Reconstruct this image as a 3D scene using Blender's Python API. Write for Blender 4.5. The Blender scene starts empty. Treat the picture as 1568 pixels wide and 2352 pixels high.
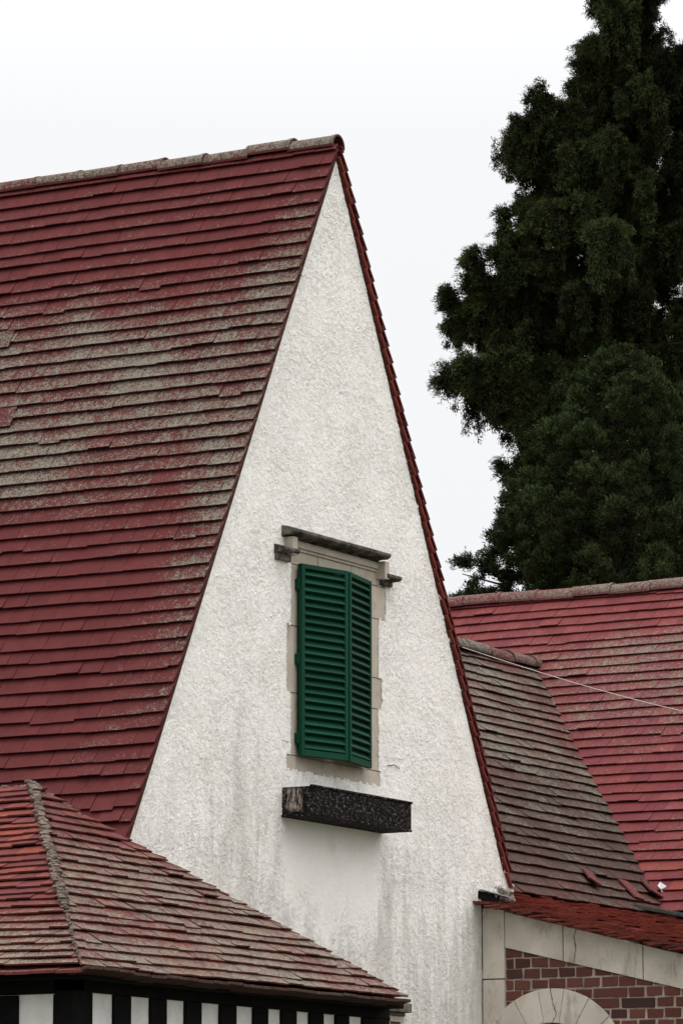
import bpy, math, random
import numpy as np
from mathutils import Vector, Matrix, noise
R = math.radians
S = bpy.context.scene
COL = S.collection

# ------------------------------------------------------------------ camera
CAM = Vector((-25.972, -15.016, 1.6))
PITCH = R(9.54)
FH = Vector((math.cos(R(30)), .5, 0)); RT = Vector((.5, -math.cos(R(30)), 0)); ZZ = Vector((0, 0, 1))
FW = FH * math.cos(PITCH) + ZZ * math.sin(PITCH); UP = -FH * math.sin(PITCH) + ZZ * math.cos(PITCH)
cd = bpy.data.cameras.new('camera'); cam = bpy.data.objects.new('camera', cd); COL.objects.link(cam)
cam.matrix_world = Matrix(((RT.x, UP.x, -FW.x, CAM.x), (RT.y, UP.y, -FW.y, CAM.y), (RT.z, UP.z, -FW.z, CAM.z), (0, 0, 0, 1)))
cd.sensor_fit = 'VERTICAL'; cd.sensor_height = 36; cd.lens = 10082 / 2352 * 36
cd.clip_start = .5; cd.clip_end = 3000
S.camera = cam

# ------------------------------------------------------------------ sky and sun (overcast)
SUN_EL, SUN_AZ = 70, 208          # azimuth: compass angle of the sun, clockwise from +Y
W = bpy.data.worlds.new('World'); S.world = W; W.use_nodes = True
nt = W.node_tree; N = nt.nodes; L = nt.links; N.clear()
out = N.new('ShaderNodeOutputWorld'); bg = N.new('ShaderNodeBackground'); sky = N.new('ShaderNodeTexSky')
sky.sky_type = 'NISHITA'; sky.sun_disc = False; sky.sun_elevation = R(SUN_EL); sky.sun_rotation = R(SUN_AZ)
sky.air_density = 1; sky.dust_density = 5; sky.altitude = 100
hs = N.new('ShaderNodeHueSaturation'); hs.inputs['Saturation'].default_value = .08
L.new(sky.outputs[0], hs.inputs['Color'])
# overcast cloud deck: brighter towards the zenith
tc = N.new('ShaderNodeTexCoord'); sp = N.new('ShaderNodeSeparateXYZ'); L.new(tc.outputs['Generated'], sp.inputs[0])
mr = N.new('ShaderNodeMapRange'); L.new(sp.outputs['Z'], mr.inputs['Value'])
for k, v in (('From Min', 0.0), ('From Max', 1.0), ('To Min', 0.0), ('To Max', 1.0)): mr.inputs[k].default_value = v
rp = N.new('ShaderNodeValToRGB'); L.new(mr.outputs[0], rp.inputs[0])
e = rp.color_ramp.elements
e[0].position = 0; e[0].color = (.90, .905, .925, 1); e[1].position = .3; e[1].color = (.955, .96, .98, 1)
q = e.new(1.0); q.color = (1.0, 1.0, 1.0, 1)
sc = N.new('ShaderNodeVectorMath'); sc.operation = 'SCALE'; L.new(rp.outputs[0], sc.inputs[0])
zr = N.new('ShaderNodeMapRange'); L.new(sp.outputs['Z'], zr.inputs['Value'])
for k, v in (('From Min', .25), ('From Max', 1.0), ('To Min', 10.45), ('To Max', 34.0)): zr.inputs[k].default_value = v
L.new(zr.outputs[0], sc.inputs['Scale'])
mx = N.new('ShaderNodeMixRGB'); mx.inputs[0].default_value = .92
L.new(hs.outputs[0], mx.inputs[1]); L.new(sc.outputs[0], mx.inputs[2])
L.new(mx.outputs[0], bg.inputs[0]); bg.inputs['Strength'].default_value = .1
L.new(bg.outputs[0], out.inputs[0])
sl = bpy.data.lights.new('sun', 'SUN'); sl.energy = .65; sl.angle = R(25); sl.color = (1, .97, .93)
so = bpy.data.objects.new('sun', sl); COL.objects.link(so)
sd = Vector((math.sin(R(SUN_AZ)) * math.cos(R(SUN_EL)), math.cos(R(SUN_AZ)) * math.cos(R(SUN_EL)), math.sin(R(SUN_EL))))
so.rotation_euler = (-sd).to_track_quat('-Z', 'Y').to_euler(); so.location = (0, 0, 40)
S.view_settings.view_transform = 'Standard'; S.view_settings.look = 'None'
S.view_settings.exposure = 0; S.view_settings.gamma = 1
S.render.engine = 'CYCLES'; S.cycles.max_bounces = 6

# ------------------------------------------------------------------ helpers
class MB:
    def __init__(s): s.v = []; s.f = []; s.a = []; s.m = []
    def add(s, vs, fs, wear=(0, 0, 0), mi=0):
        b = len(s.v); s.v += [tuple(p) for p in vs]
        if isinstance(wear, list): s.a += wear
        else: s.a += [wear] * len(vs)
        s.f += [tuple(b + i for i in f) for f in fs]; s.m += [mi] * len(fs)
    def box(s, x0, x1, y0, y1, z0, z1, **k):
        s.add([(x, y, z) for x in (x0, x1) for y in (y0, y1) for z in (z0, z1)],
              [(0, 1, 3, 2), (4, 6, 7, 5), (0, 4, 5, 1), (2, 3, 7, 6), (0, 2, 6, 4), (1, 5, 7, 3)], **k)
    def obox(s, c, ax, ay, az, **k):   # centre and three half-vectors
        c = Vector(c); ax = Vector(ax); ay = Vector(ay); az = Vector(az)
        s.add([c + ax * i + ay * j + az * l for i in (-1, 1) for j in (-1, 1) for l in (-1, 1)],
              [(0, 1, 3, 2), (4, 6, 7, 5), (0, 4, 5, 1), (2, 3, 7, 6), (0, 2, 6, 4), (1, 5, 7, 3)], **k)
    def prism(s, pts, d, **k):         # polygon pts (3D) extruded by vector d
        d = Vector(d); n = len(pts); pts = [Vector(p) for p in pts]
        s.add(pts + [p + d for p in pts], [tuple(range(n))[::-1], tuple(range(n, 2 * n))] + [(i, (i + 1) % n, n + (i + 1) % n, n + i) for i in range(n)], **k)
    def build(s, name, mats, parent=None, smooth=False, bevel=0):
        me = bpy.data.meshes.new(name); me.from_pydata(s.v, [], s.f)
        if not isinstance(mats, (list, tuple)): mats = [mats]
        for m in mats: me.materials.append(m)
        if len(mats) > 1: me.polygons.foreach_set('material_index', s.m)
        ca = me.color_attributes.new('wear', 'FLOAT_COLOR', 'POINT')
        arr = np.ones((len(s.v), 4), np.float32); arr[:, :3] = np.array(s.a, np.float32).reshape(-1, 3); ca.data.foreach_set('color', arr.ravel())
        me.validate(); me.update()
        if smooth: me.polygons.foreach_set('use_smooth', [True] * len(me.polygons))
        return link(name, me, parent, bevel)
def worldpos(o):
    w = Vector(o.location)
    if o.parent: w = worldpos(o.parent) + Vector(o.matrix_parent_inverse.translation) + w
    return w
def link(name, me, parent=None, bevel=0):
    o = bpy.data.objects.new(name, me); COL.objects.link(o)
    if parent:
        o.parent = parent; o.matrix_parent_inverse = Matrix.Translation(-worldpos(parent))
    if bevel:
        b = o.modifiers.new('bevel', 'BEVEL'); b.width = bevel; b.segments = 2; b.limit_method = 'ANGLE'
    return o
def tag(o, label=None, cat=None, group=None, kind=None):
    for k, v in (('label', label), ('category', cat), ('group', group), ('kind', kind)):
        if v: o[k] = v
    return o
def thing(name, label, cat, loc, group=None):
    o = bpy.data.objects.new(name, None); COL.objects.link(o); o.location = loc; o.empty_display_size = .3
    return tag(o, label, cat, group)

# ------------------------------------------------------------------ materials
class M:
    def __init__(s, name, rough=.85, spec=.3):
        s.m = bpy.data.materials.new(name); s.m.use_nodes = True; s.t = s.m.node_tree; s.n = s.t.nodes; s.l = s.t.links
        s.b = s.n['Principled BSDF']; s.b.inputs['Roughness'].default_value = rough; s.b.inputs['Specular IOR Level'].default_value = spec
        s.o = s.n['Material Output']; s.tc = s.n.new('ShaderNodeTexCoord').outputs['Object']
    def noise(s, scale, detail=5, rough=.6, stretch=None, dist=0, off=0):
        v = s.tc
        if stretch or off:
            mp = s.n.new('ShaderNodeMapping'); mp.inputs['Scale'].default_value = stretch or (1, 1, 1); mp.inputs['Location'].default_value = (off, off * .7, off * 1.3); s.l.new(v, mp.inputs[0]); v = mp.outputs[0]
        t = s.n.new('ShaderNodeTexNoise'); t.inputs['Scale'].default_value = scale; t.inputs['Detail'].default_value = detail
        t.inputs['Roughness'].default_value = rough; t.inputs['Distortion'].default_value = dist; s.l.new(v, t.inputs['Vector']); return t.outputs['Fac']
    def voro(s, scale, feature='F1', out='Distance'):
        t = s.n.new('ShaderNodeTexVoronoi'); t.feature = feature; t.inputs['Scale'].default_value = scale; s.l.new(s.tc, t.inputs['Vector']); return t.outputs[out]
    def ss(s, v, a, b, c=0, d=1):
        t = s.n.new('ShaderNodeMapRange'); t.interpolation_type = 'SMOOTHSTEP'; s.set(t.inputs['Value'], v)
        for k, x in (('From Min', a), ('From Max', b), ('To Min', c), ('To Max', d)): s.set(t.inputs[k], x)
        return t.outputs[0]
    def set(s, i, v):
        if hasattr(v, 'links'): s.l.new(v, i)
        else: i.default_value = v
    def mth(s, op, a, b=0.):
        t = s.n.new('ShaderNodeMath'); t.operation = op; s.set(t.inputs[0], a); s.set(t.inputs[1], b); return t.outputs[0]
    def mix(s, f, a, b, mode='MIX'):
        t = s.n.new('ShaderNodeMixRGB'); t.blend_type = mode; s.set(t.inputs[0], f)
        for i, c in ((1, a), (2, b)): s.set(t.inputs[i], c if hasattr(c, 'links') else (*c, 1))
        return t.outputs[0]
    def attr(s, name='wear'):
        t = s.n.new('ShaderNodeAttribute'); t.attribute_name = name; q = s.n.new('ShaderNodeSeparateColor'); s.l.new(t.outputs['Color'], q.inputs[0]); return q.outputs
    def rnd(s): return s.n.new('ShaderNodeNewGeometry').outputs['Random Per Island']
    def pos(s):
        q = s.n.new('ShaderNodeSeparateXYZ'); s.l.new(s.tc, q.inputs[0]); return q.outputs
    def color(s, c): s.set(s.b.inputs['Base Color'], c if hasattr(c, 'links') else (*c, 1))
    def bump(s, h, st=.5, d=.01):
        b = s.n.new('ShaderNodeBump'); b.inputs['Strength'].default_value = st; b.inputs['Distance'].default_value = d; s.l.new(h, b.inputs['Height']); s.l.new(b.outputs[0], s.b.inputs['Normal'])
    def disp(s, h, scale, mid=.5):
        d = s.n.new('ShaderNodeDisplacement'); d.inputs['Scale'].default_value = scale; d.inputs['Midlevel'].default_value = mid
        s.l.new(h, d.inputs['Height']); s.l.new(d.outputs[0], s.o.inputs['Displacement']); s.m.displacement_method = 'BOTH'

def tile_mat(name, c1, c2, dark=(.045, .022, .018), orange=(.36, .085, .04)):
    m = M(name, .85, .12); w = m.attr(); r = m.rnd()
    c = m.mix(m.ss(r, 0, 1), c1, c2)
    r2 = m.mth('FRACT', m.mth('MULTIPLY', r, 17.37))
    c = m.mix(m.ss(r2, .75, 1, 0, .14), c, tuple(x * .62 for x in c1))            # some burnt tiles
    r3 = m.mth('FRACT', m.mth('MULTIPLY', r, 91.7))
    c = m.mix(m.mth('MULTIPLY', m.ss(r3, .35, .75), w[2]), c, orange)
    c = m.mix(m.ss(m.noise(9, 6, .7), .42, .75, 0, .45), c, tuple(x * .45 for x in c1))
    c = m.mix(m.ss(m.noise(160, 3, .7), .4, .8, 0, .35), c, tuple(min(1, x * 1.6 + .01) for x in c1))
    dk = m.mth('ADD', w[1], m.mth('MULTIPLY', m.mth('SUBTRACT', m.noise(14, 8, .75), .5), 1.6))
    dk = m.mth('ADD', dk, m.mth('MULTIPLY', m.mth('SUBTRACT', r2, .5), .16))
    c = m.mix(m.ss(dk, .42, .95, 0, .92), c, dark)
    n = m.noise(30, 10, .75, off=3.1); n2 = m.noise(105, 5, .75); nl = m.noise(2.2, 3, .5, off=7)
    cen = lambda x, k: m.mth('MULTIPLY', m.mth('SUBTRACT', x, .5), k)
    l = m.mth('ADD', m.mth('ADD', cen(n, 2.3), cen(n2, 2.9)), m.mth('ADD', cen(nl, .6), cen(r3, .12))); l = m.mth('ADD', l, w[0])
    gn = m.n.new('ShaderNodeNewGeometry'); gz = m.n.new('ShaderNodeSeparateXYZ'); m.l.new(gn.outputs['True Normal'], gz.inputs[0])
    lf = m.mth('MULTIPLY', m.mth('MULTIPLY', m.ss(l, .48, .535), m.ss(w[0], .02, .12)), m.ss(gz.outputs['Z'], -.05, .1))
    lc = m.mix(m.ss(m.noise(60, 6, .8, off=1), .35, .65), (.075, .068, .050), (.195, .188, .145))
    lc = m.mix(m.ss(m.noise(120, 4, .8, off=5), .52, .62, 0, .65), lc, (.40, .39, .33))
    lc = m.mix(m.ss(m.noise(38, 5, .8, off=9), .52, .70, 0, .75), lc, (.07, .055, .04))
    c = m.mix(m.mth('MULTIPLY', lf, .93), c, lc)
    m.color(c)
    m.bump(m.mth('ADD', m.noise(120, 5, .7), m.mth('MULTIPLY', lf, .6)), .55, .004)
    return m.m
T_MAIN = tile_mat('clay_tile_crimson', (.082, .0165, .0168), (.094, .0195, .0195))
T_FAR = tile_mat('clay_tile_rose', (.118, .024, .028), (.140, .030, .033))
T_LINK = tile_mat('clay_tile_brown', (.095, .025, .024), (.125, .036, .033), dark=(.042, .024, .020))
T_PAV = tile_mat('clay_tile_rust', (.095, .024, .023), (.125, .032, .029), orange=(.215, .052, .032))
T_PORCH = tile_mat('clay_tile_orange_red', (.11, .019, .015), (.16, .030, .019), orange=(.21, .045, .024))

def render_mat():
    m = M('roughcast_render', .9, .15); p = m.pos(); X, Y, Z = p
    c = m.mix(m.ss(m.noise(1.4, 5, .6), .3, .7), (.90, .88, .84), (.86, .835, .795))
    c = m.mix(m.ss(m.noise(7, 6, .65, off=4), .5, .72, 0, .3), c, (.76, .68, .60))
    # grey washed dirt, drawn out vertically; heavier towards the foot of the wall
    low = m.ss(Z, 5.6, 3.4, -.05, .15)
    st = m.noise(5, 9, .72, (1.6, 1.6, .32), .3)
    st2 = m.noise(13, 8, .75, (1.5, 1.5, .22), .2, off=2)
    d = m.mth('ADD', m.mth('ADD', m.mth('MULTIPLY', st, .6), m.mth('MULTIPLY', st2, .4)), low)
    # sheltered clean patch under the box
    XW = m.mth('ADD', X, m.mth('MULTIPLY', m.mth('SUBTRACT', m.noise(4, 6, .7, (1, 1, .35), off=17), .5), .45)); ZW = m.mth('ADD', Z, m.mth('MULTIPLY', m.mth('SUBTRACT', m.noise(3, 6, .7, off=19), .5), .9))
    under = m.mth('MULTIPLY', m.mth('MULTIPLY', m.ss(XW, -.84, -.58), m.ss(XW, .66, .40)), m.mth('MULTIPLY', m.ss(ZW, 3.5, 4.1), m.ss(Z, 4.56, 4.5)))
    d2 = m.mth('SUBTRACT', d, m.mth('MULTIPLY', under, .3))
    # runs below both ends of the box
    side = m.mth('ADD', m.mth('MULTIPLY', m.ss(m.mth('ABSOLUTE', m.mth('ADD', X, .70)), .16, .0), 1.), m.ss(m.mth('ABSOLUTE', m.mth('SUBTRACT', X, .56)), .2, 0))
    side = m.mth('MULTIPLY', side, m.ss(Z, 4.45, 4.0, 0, .16)); d2 = m.mth('ADD', d2, side)
    # run below the left foot of the window surround and to its left
    s2 = m.mth('MULTIPLY', m.ss(m.mth('ABSOLUTE', m.mth('ADD', X, 1.35)), .6, 0, 0, .10), m.ss(Z, 5.9, 5.2)); d2 = m.mth('ADD', d2, s2)
    c = m.mix(m.ss(d2, .52, .76, 0, .5), c, (.41, .37, .335))
    tn = m.noise(2.6, 4, .6, off=11); c = m.mix(m.ss(tn, .55, .75, 0, .35), c, (.66, .58, .50))
    # shade in the roughcast pits painted into the colour, then warm flecks
    f1 = m.noise(34, 8, .75); f2 = m.noise(14, 9, .74, off=6); f3 = m.noise(95, 4, .65, off=8)
    h = m.mth('ADD', m.mth('MULTIPLY', m.ss(f1, .42, .60), .42), m.mth('ADD', m.mth('MULTIPLY', m.ss(f2, .43, .57), .42), m.mth('MULTIPLY', f3, .28)))
    smooth = m.mth('SUBTRACT', 1., m.mth('MULTIPLY', under, .75))
    c = m.mix(m.mth('MULTIPLY', m.ss(f1, .42, .35, 0, .36), smooth), c, (.36, .31, .27))
    c = m.mix(m.mth('MULTIPLY', m.ss(m.noise(44, 5, .8, off=15), .57, .68, 0, .4), smooth), c, (.62, .50, .41))
    m.color(c)
    h = m.mth('MULTIPLY', m.mth('SUBTRACT', h, .5), m.mth('MULTIPLY', smooth, m.ss(m.noise(2.1, 4, .6, off=13), .36, .6, .65, 1)))
    m.bump(m.mth('ADD', h, m.mth('MULTIPLY', m.noise(150, 4, .7), .18)), .5, .005)
    m.disp(h, .0072, 0.05)
    return m.m
RENDER = render_mat()
def plain_render():
    m = M('plain_render', .9, .15); m.color(m.mix(m.ss(m.noise(5, 8, .7, (1, 1, .4)), .4, .75), (.76, .75, .72), (.5, .47, .43))); m.bump(m.noise(40, 6, .7), .6, .01); return m.m
WHITE = plain_render()
def stone_mat(name, c1, c2, dirt, amt=.5, streak=None):
    m = M(name, .9, .2); c = m.mix(m.ss(m.noise(3, 6, .6, off=2), .35, .68), c1, c2)
    r = m.rnd(); c = m.mix(m.ss(r, 0, 1, 0, .25), c, tuple(x * .75 for x in c2))
    c = m.mix(m.ss(m.noise(6, 9, .72, streak or (1, 1, .5), .4), .5, .72, 0, amt), c, dirt)
    c = m.mix(m.ss(m.noise(90, 4, .7), .55, .8, 0, .35), c, tuple(x * .5 for x in c2))
    m.color(c); m.bump(m.mth('ADD', m.noise(30, 8, .7), m.mth('MULTIPLY', m.noise(140, 3), .4)), .5, .006); return m.m
STONE = stone_mat('limestone', (.52, .46, .38), (.42, .365, .30), (.19, .165, .13), .6)
STONE2 = stone_mat('pale_limestone', (.62, .57, .49), (.50, .45, .38), (.20, .175, .145), .85)
def sooty_stone():
    m = M('sooty_stone', .9, .1); c = m.mix(m.ss(m.noise(9, 8, .75), .40, .62), (.03, .028, .024), (.15, .135, .115))
    c = m.mix(m.ss(m.noise(42, 8, .8, off=3), .56, .66, 0, .8), c, (.42, .39, .34)); m.color(c); m.bump(m.noise(50, 7, .75), .9, .008); return m.m
SDARK = sooty_stone()
MORTAR = stone_mat('grey_mortar', (.17, .13, .105), (.11, .085, .07), (.05, .04, .034), .6)
def blackbox():
    m = M('sooty_timber', .9, .05)
    c = m.mix(m.ss(m.noise(10, 9, .78, (1, 1.6, 1)), .5, .72), (.007, .006, .006), (.04, .032, .03))
    c = m.mix(m.ss(m.noise(34, 9, .82, (1, 1, 1.6), off=3), .54, .62), c, (.22, .19, .18))
    X, Y, Z = m.pos()
    sc_ = m.mth('MULTIPLY', m.ss(m.noise(26, 7, .75, (1, 3, .5), off=5), .44, .56), m.mth('MULTIPLY', m.ss(X, -.78, -.785), m.mth('MULTIPLY', m.ss(m.mth('ABSOLUTE', m.mth('ADD', Y, .105)), .085, .03), m.ss(m.mth('ABSOLUTE', m.mth('SUBTRACT', Z, 4.572)), .09, .05))))
    c = m.mix(sc_, c, (.36, .29, .25)); m.color(c); m.bump(m.noise(60, 6, .7), .5, .004); return m.m
BOXM = blackbox()
def simple(name, c1, c2, sc_=8, rough=.7, spec=.3, st=None, bump=.3):
    m = M(name, rough, spec); m.color(m.mix(m.ss(m.noise(sc_, 7, .7, st), .35, .7), c1, c2)); m.bump(m.noise(sc_ * 8, 4, .7, st), bump, .003); return m.m
BLACK = simple('black_paint', (.003, .003, .003), (.007, .006, .006), 6, .8, .06)
PANEL = simple('limewash_panel', (.74, .71, .69), (.60, .57, .56), 7, .9, .1)
def green_mat():
    m = M('green_gloss_paint', .6, .10); r = m.rnd()
    c = m.mix(r, (.0024, .036, .019), (.004, .052, .028)); c = m.mix(m.ss(m.noise(26, 7, .7, (1, 1, .5)), .52, .75, 0, .5), c, (.035, .055, .042))
    m.color(c); m.bump(m.noise(60, 4, .6, (1, 1, .3)), .25, .002); return m.m
GREEN = green_mat()
GLASS = simple('dark_glass', (.006, .007, .008), (.012, .012, .014), 2, .1, .5, None, .02)
BROWN = simple('brown_timber', (.10, .055, .04), (.06, .035, .028), 9)
LEAD = simple('lead_sheet', (.40, .41, .42), (.22, .22, .22), 14, .5, .5)
IRON = simple('black_iron', (.012, .012, .011), (.06, .055, .045), 30, .6, .3)
def brick_mat():
    m = M('old_brick', .9, .2); r = m.rnd(); r2 = m.mth('FRACT', m.mth('MULTIPLY', r, 13.7))
    c = m.mix(r, (.098, .036, .026), (.14, .054, .040)); c = m.mix(m.ss(r2, .6, 1), c, (.05, .026, .024))
    c = m.mix(m.ss(m.noise(45, 7, .8), .5, .68, 0, .6), c, (.055, .03, .028)); c = m.mix(m.ss(m.noise(70, 5, .8, off=2), .64, .72, 0, .5), c, (.4, .33, .28))
    m.color(c); m.bump(m.noise(90, 5, .75), .8, .005); return m.m
BRICK = brick_mat()
VSLIP = simple('verge_slip_clay', (.20, .042, .031), (.14, .031, .024), 6, .85, .2)
JOINT = simple('lime_mortar', (.42, .335, .275), (.22, .17, .14), 10, .95, .1)

# ------------------------------------------------------------------ tiled slopes
def clip(poly, planes):
    for a, b, c in planes:
        o = []
        for i in range(len(poly)):
            p, q = poly[i], poly[(i + 1) % len(poly)]
            dp = a * p[0] + b * p[1] - c; dq = a * q[0] + b * q[1] - c
            if dp <= 0: o.append(p)
            if dp * dq < 0:
                t = dp / (dp - dq); o.append((p[0] + (q[0] - p[0]) * t, p[1] + (q[1] - p[1]) * t))
        poly = o
        if len(poly) < 3: return []
    return poly
def planes_of(poly):
    cx = sum(p[0] for p in poly) / len(poly); cy = sum(p[1] for p in poly) / len(poly); r = []
    for i in range(len(poly)):
        p, q = poly[i], poly[(i + 1) % len(poly)]; a, b = q[1] - p[1], p[0] - q[0]; l = math.hypot(a, b); a /= l; b /= l; c = a * p[0] + b * p[1]
        if a * cx + b * cy > c: a, b, c = -a, -b, -c
        r.append((a, b, c))
    return r
def sm(x, a, b):
    t = min(1, max(0, (x - a) / (b - a))); return t * t * (3 - 2 * t)
def tiles(O, U, V, poly, gauge, w, wear, seed=1, t=.012, jit=1., slip=.015, ragged=(), holes=None, mb=None, wav=.010, gap=.012, rag_amp=.02):
    """clay tiles laid in courses; u runs along the course, v down the slope"""
    rg = random.Random(seed); O = Vector(O); U = Vector(U).normalized(); V = Vector(V).normalized(); Nn = U.cross(V)
    if Nn.z < 0: Nn = -Nn
    mb = mb or MB(); pl = planes_of(poly); keep = [p for i, p in enumerate(pl) if i not in ragged]; rag = [pl[i] for i in ragged]
    u0 = min(p[0] for p in poly); u1 = max(p[0] for p in poly); v1 = max(p[1] for p in poly); v0 = min(p[1] for p in poly)
    k = 0; v = v0 + gauge * .55; lim = v1 + gauge * .5
    while v < lim:
        off = (k % 2) * w / 2 + rg.uniform(-.006, .006) * jit; row = rg.gauss(0, .004) * jit
        step = 0.; ext = [rg.uniform(-.5, 1.7) * rag_amp for _ in rag]
        cu = u0 - w + off
        while cu < u1 + w:
            if rg.random() < .25: step = rg.gauss(0, .0035) * jit
            wob = noise.noise(Vector((cu * .8, v * .7, seed * 3.1))) * .010 * jit
            ve = min(v + row + step + wob + rg.gauss(0, .0012) * jit, lim)
            if rg.random() < slip: ve += rg.uniform(.008, .03)
            L = gauge * 1.35; ang = rg.gauss(0, .006) * jit; lift = rg.gauss(0, .0018) * jit + (rg.uniform(.004, .012) if rg.random() < .04 * jit else 0)
            ww = w - rg.uniform(.0015, .004); ca, sa = math.cos(ang), math.sin(ang); c0 = cu + ww / 2
            loc = [(-ww / 2, -L), (ww / 2, -L), (ww / 2, 0), (-ww / 2, 0)]
            P = [(c0 + a * ca - b * sa, ve + a * sa + b * ca) for a, b in loc]
            cu += w
            pk = [(a, b, c + x) for (a, b, c), x in zip(rag, ext)]
            P = clip(P, keep + pk)
            if not P: continue
            mu = sum(p[0] for p in P) / len(P)
            if holes and holes(mu, ve): continue
            tw = rg.gauss(0, .008) * jit
            hb = lambda q: (t + gap + lift) * (1 - (ve - q[1]) / (gauge * 1.12)) + tw * (q[0] - c0) + wav * noise.noise(Vector((q[0] * .7, q[1] * .7, seed)))
            bot = [O + U * q[0] + V * q[1] + Nn * hb(q) for q in P]; top = [p + Nn * t for p in bot]; n = len(P)
            wr = []
            for q in P:
                a, b, c = wear(q[0], q[1]); e_ = (ve - q[1]) / gauge
                wr.append((a + (.10 - .24 * min(1, max(0, e_)) if a > .03 else 0), b, c))
            mb.add(bot + top, [tuple(range(n)), tuple(range(n, 2 * n))[::-1]] + [(i, n + i, n + (i + 1) % n, (i + 1) % n) for i in range(n)], wear=wr + wr)
        v += gauge; k += 1
    # battens and boarding under the tiles
    B = clip(poly, [(a, b, c - (.14 if ragged else .03)) for a, b, c in planes_of(poly)])
    bot = [O + U * q[0] + V * q[1] - Nn * .05 for q in B]; n = len(B); top = [p + Nn * .038 for p in bot]
    mb.add(bot + top, [tuple(range(n)), tuple(range(n, 2 * n))[::-1]] + [(i, n + i, n + (i + 1) % n, (i + 1) % n) for i in range(n)], wear=(0, 1, 0))
    return mb
def ridge(P0, P1, r, seg, wear, seed, t=.014, h=1.0, mb=None, drop=0.02, ang=95):
    """half-round ridge tiles laid end to end, bedded in mortar"""
    rg = random.Random(seed); mb = mb or MB(); P0 = Vector(P0); P1 = Vector(P1); D = (P1 - P0); Ln = D.length; D.normalize()
    X = D.cross(ZZ).normalized(); Y = X.cross(D).normalized()
    if Y.z < 0: Y = -Y
    n = 16; s_ = 0
    while s_ < Ln:
        e_ = min(Ln, s_ + seg * rg.uniform(.97, 1.03)); rings = []
        dz = rg.gauss(0, .006); ax = rg.gauss(0, .006)
        for ss_, k in ((s_ - .012, 1.05), (s_ + .02, 1.05), (s_ + .03, 1.0), ((s_ + e_) / 2, .985), (e_ + .01, .96)):
            for rr in (r * k, r * k - t):
                ring = []
                for i in range(n + 1):
                    a = R(90 - ang) + R(2 * ang) * i / n
                    ring.append(P0 + D * ss_ + X * (math.cos(a) * rr + ax) + Y * (math.sin(a) * rr * h - drop + dz + .010 * noise.noise(Vector((ss_ * .8, seed, 0)))))
                rings.append(ring)
        vs = [p for g in rings for p in g]; m = n + 1; fs = []
        outer = [0, 2, 4, 6, 8]
        for a, b in zip(outer, outer[1:]):
            for i in range(n): fs.append((a * m + i, a * m + i + 1, b * m + i + 1, b * m + i)); fs.append(((a + 1) * m + i, (b + 1) * m + i, (b + 1) * m + i + 1, (a + 1) * m + i + 1))
            fs.append((a * m, b * m, (b + 1) * m, (a + 1) * m)); fs.append((a * m + n, (a + 1) * m + n, (b + 1) * m + n, b * m + n))
        for a in (0, 8):
            for i in range(n): fs.append((a * m + i, (a + 1) * m + i, (a + 1) * m + i + 1, a * m + i + 1))
        wv = wear(rg); mb.add(vs, fs, wear=wv); s_ = e_
    return mb
def lumps(path, rad, seed, mb=None, den=40, flat=.6, wear=(0, 0, 0)):
    """rough mortar: overlapping irregular blobs strung along a path"""
    rg = random.Random(seed); mb = mb or MB()
    for a, b in zip(path, path[1:]):
        a = Vector(a); b = Vector(b); n = max(1, int((b - a).length * den))
        for i in range(n):
            c = a.lerp(b, (i + rg.random()) / n); rr = rad * rg.uniform(.6, 1.15); c += Vector((rg.uniform(-1, 1), rg.uniform(-1, 1), rg.uniform(-.6, .5))) * rad * .55
            vs = []; fs = []
            for j in range(5):
                th = math.pi * j / 4
                for l in range(7):
                    ph = 2 * math.pi * l / 7 + j; d = Vector((math.sin(th) * math.cos(ph), math.sin(th) * math.sin(ph), math.cos(th) * flat)); vs.append(c + d * rr * rg.uniform(.75, 1.2))
            for j in range(4):
                for l in range(7): fs.append((j * 7 + l, j * 7 + (l + 1) % 7, (j + 1) * 7 + (l + 1) % 7, (j + 1) * 7 + l))
            mb.add(vs, fs, wear=wear)
    return mb

# ------------------------------------------------------------------ ground
g = MB(); g.add([(-900, -900, 0), (900, -900, 0), (900, 900, 0), (-900, 900, 0)], [(0, 1, 2, 3)])
GR = simple('gravel_and_turf', (.06, .075, .035), (.13, .12, .095), .35, .95, .1)
tag(g.build('ground', GR), kind='structure')

# ------------------------------------------------------------------ main gabled house
ZA = 9.283; XA = -.07; ZP = 9.243; TL, TR = math.atan(1.915), math.atan(1.977)
cs_, sn, csr, snr = math.cos(TL), math.sin(TL), math.cos(TR), math.sin(TR)
house = thing('gabled_house', 'white roughcast house with steep crimson tiled roof, green shutters in its tall pointed gable', 'house', (0, 2, 0))
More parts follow.
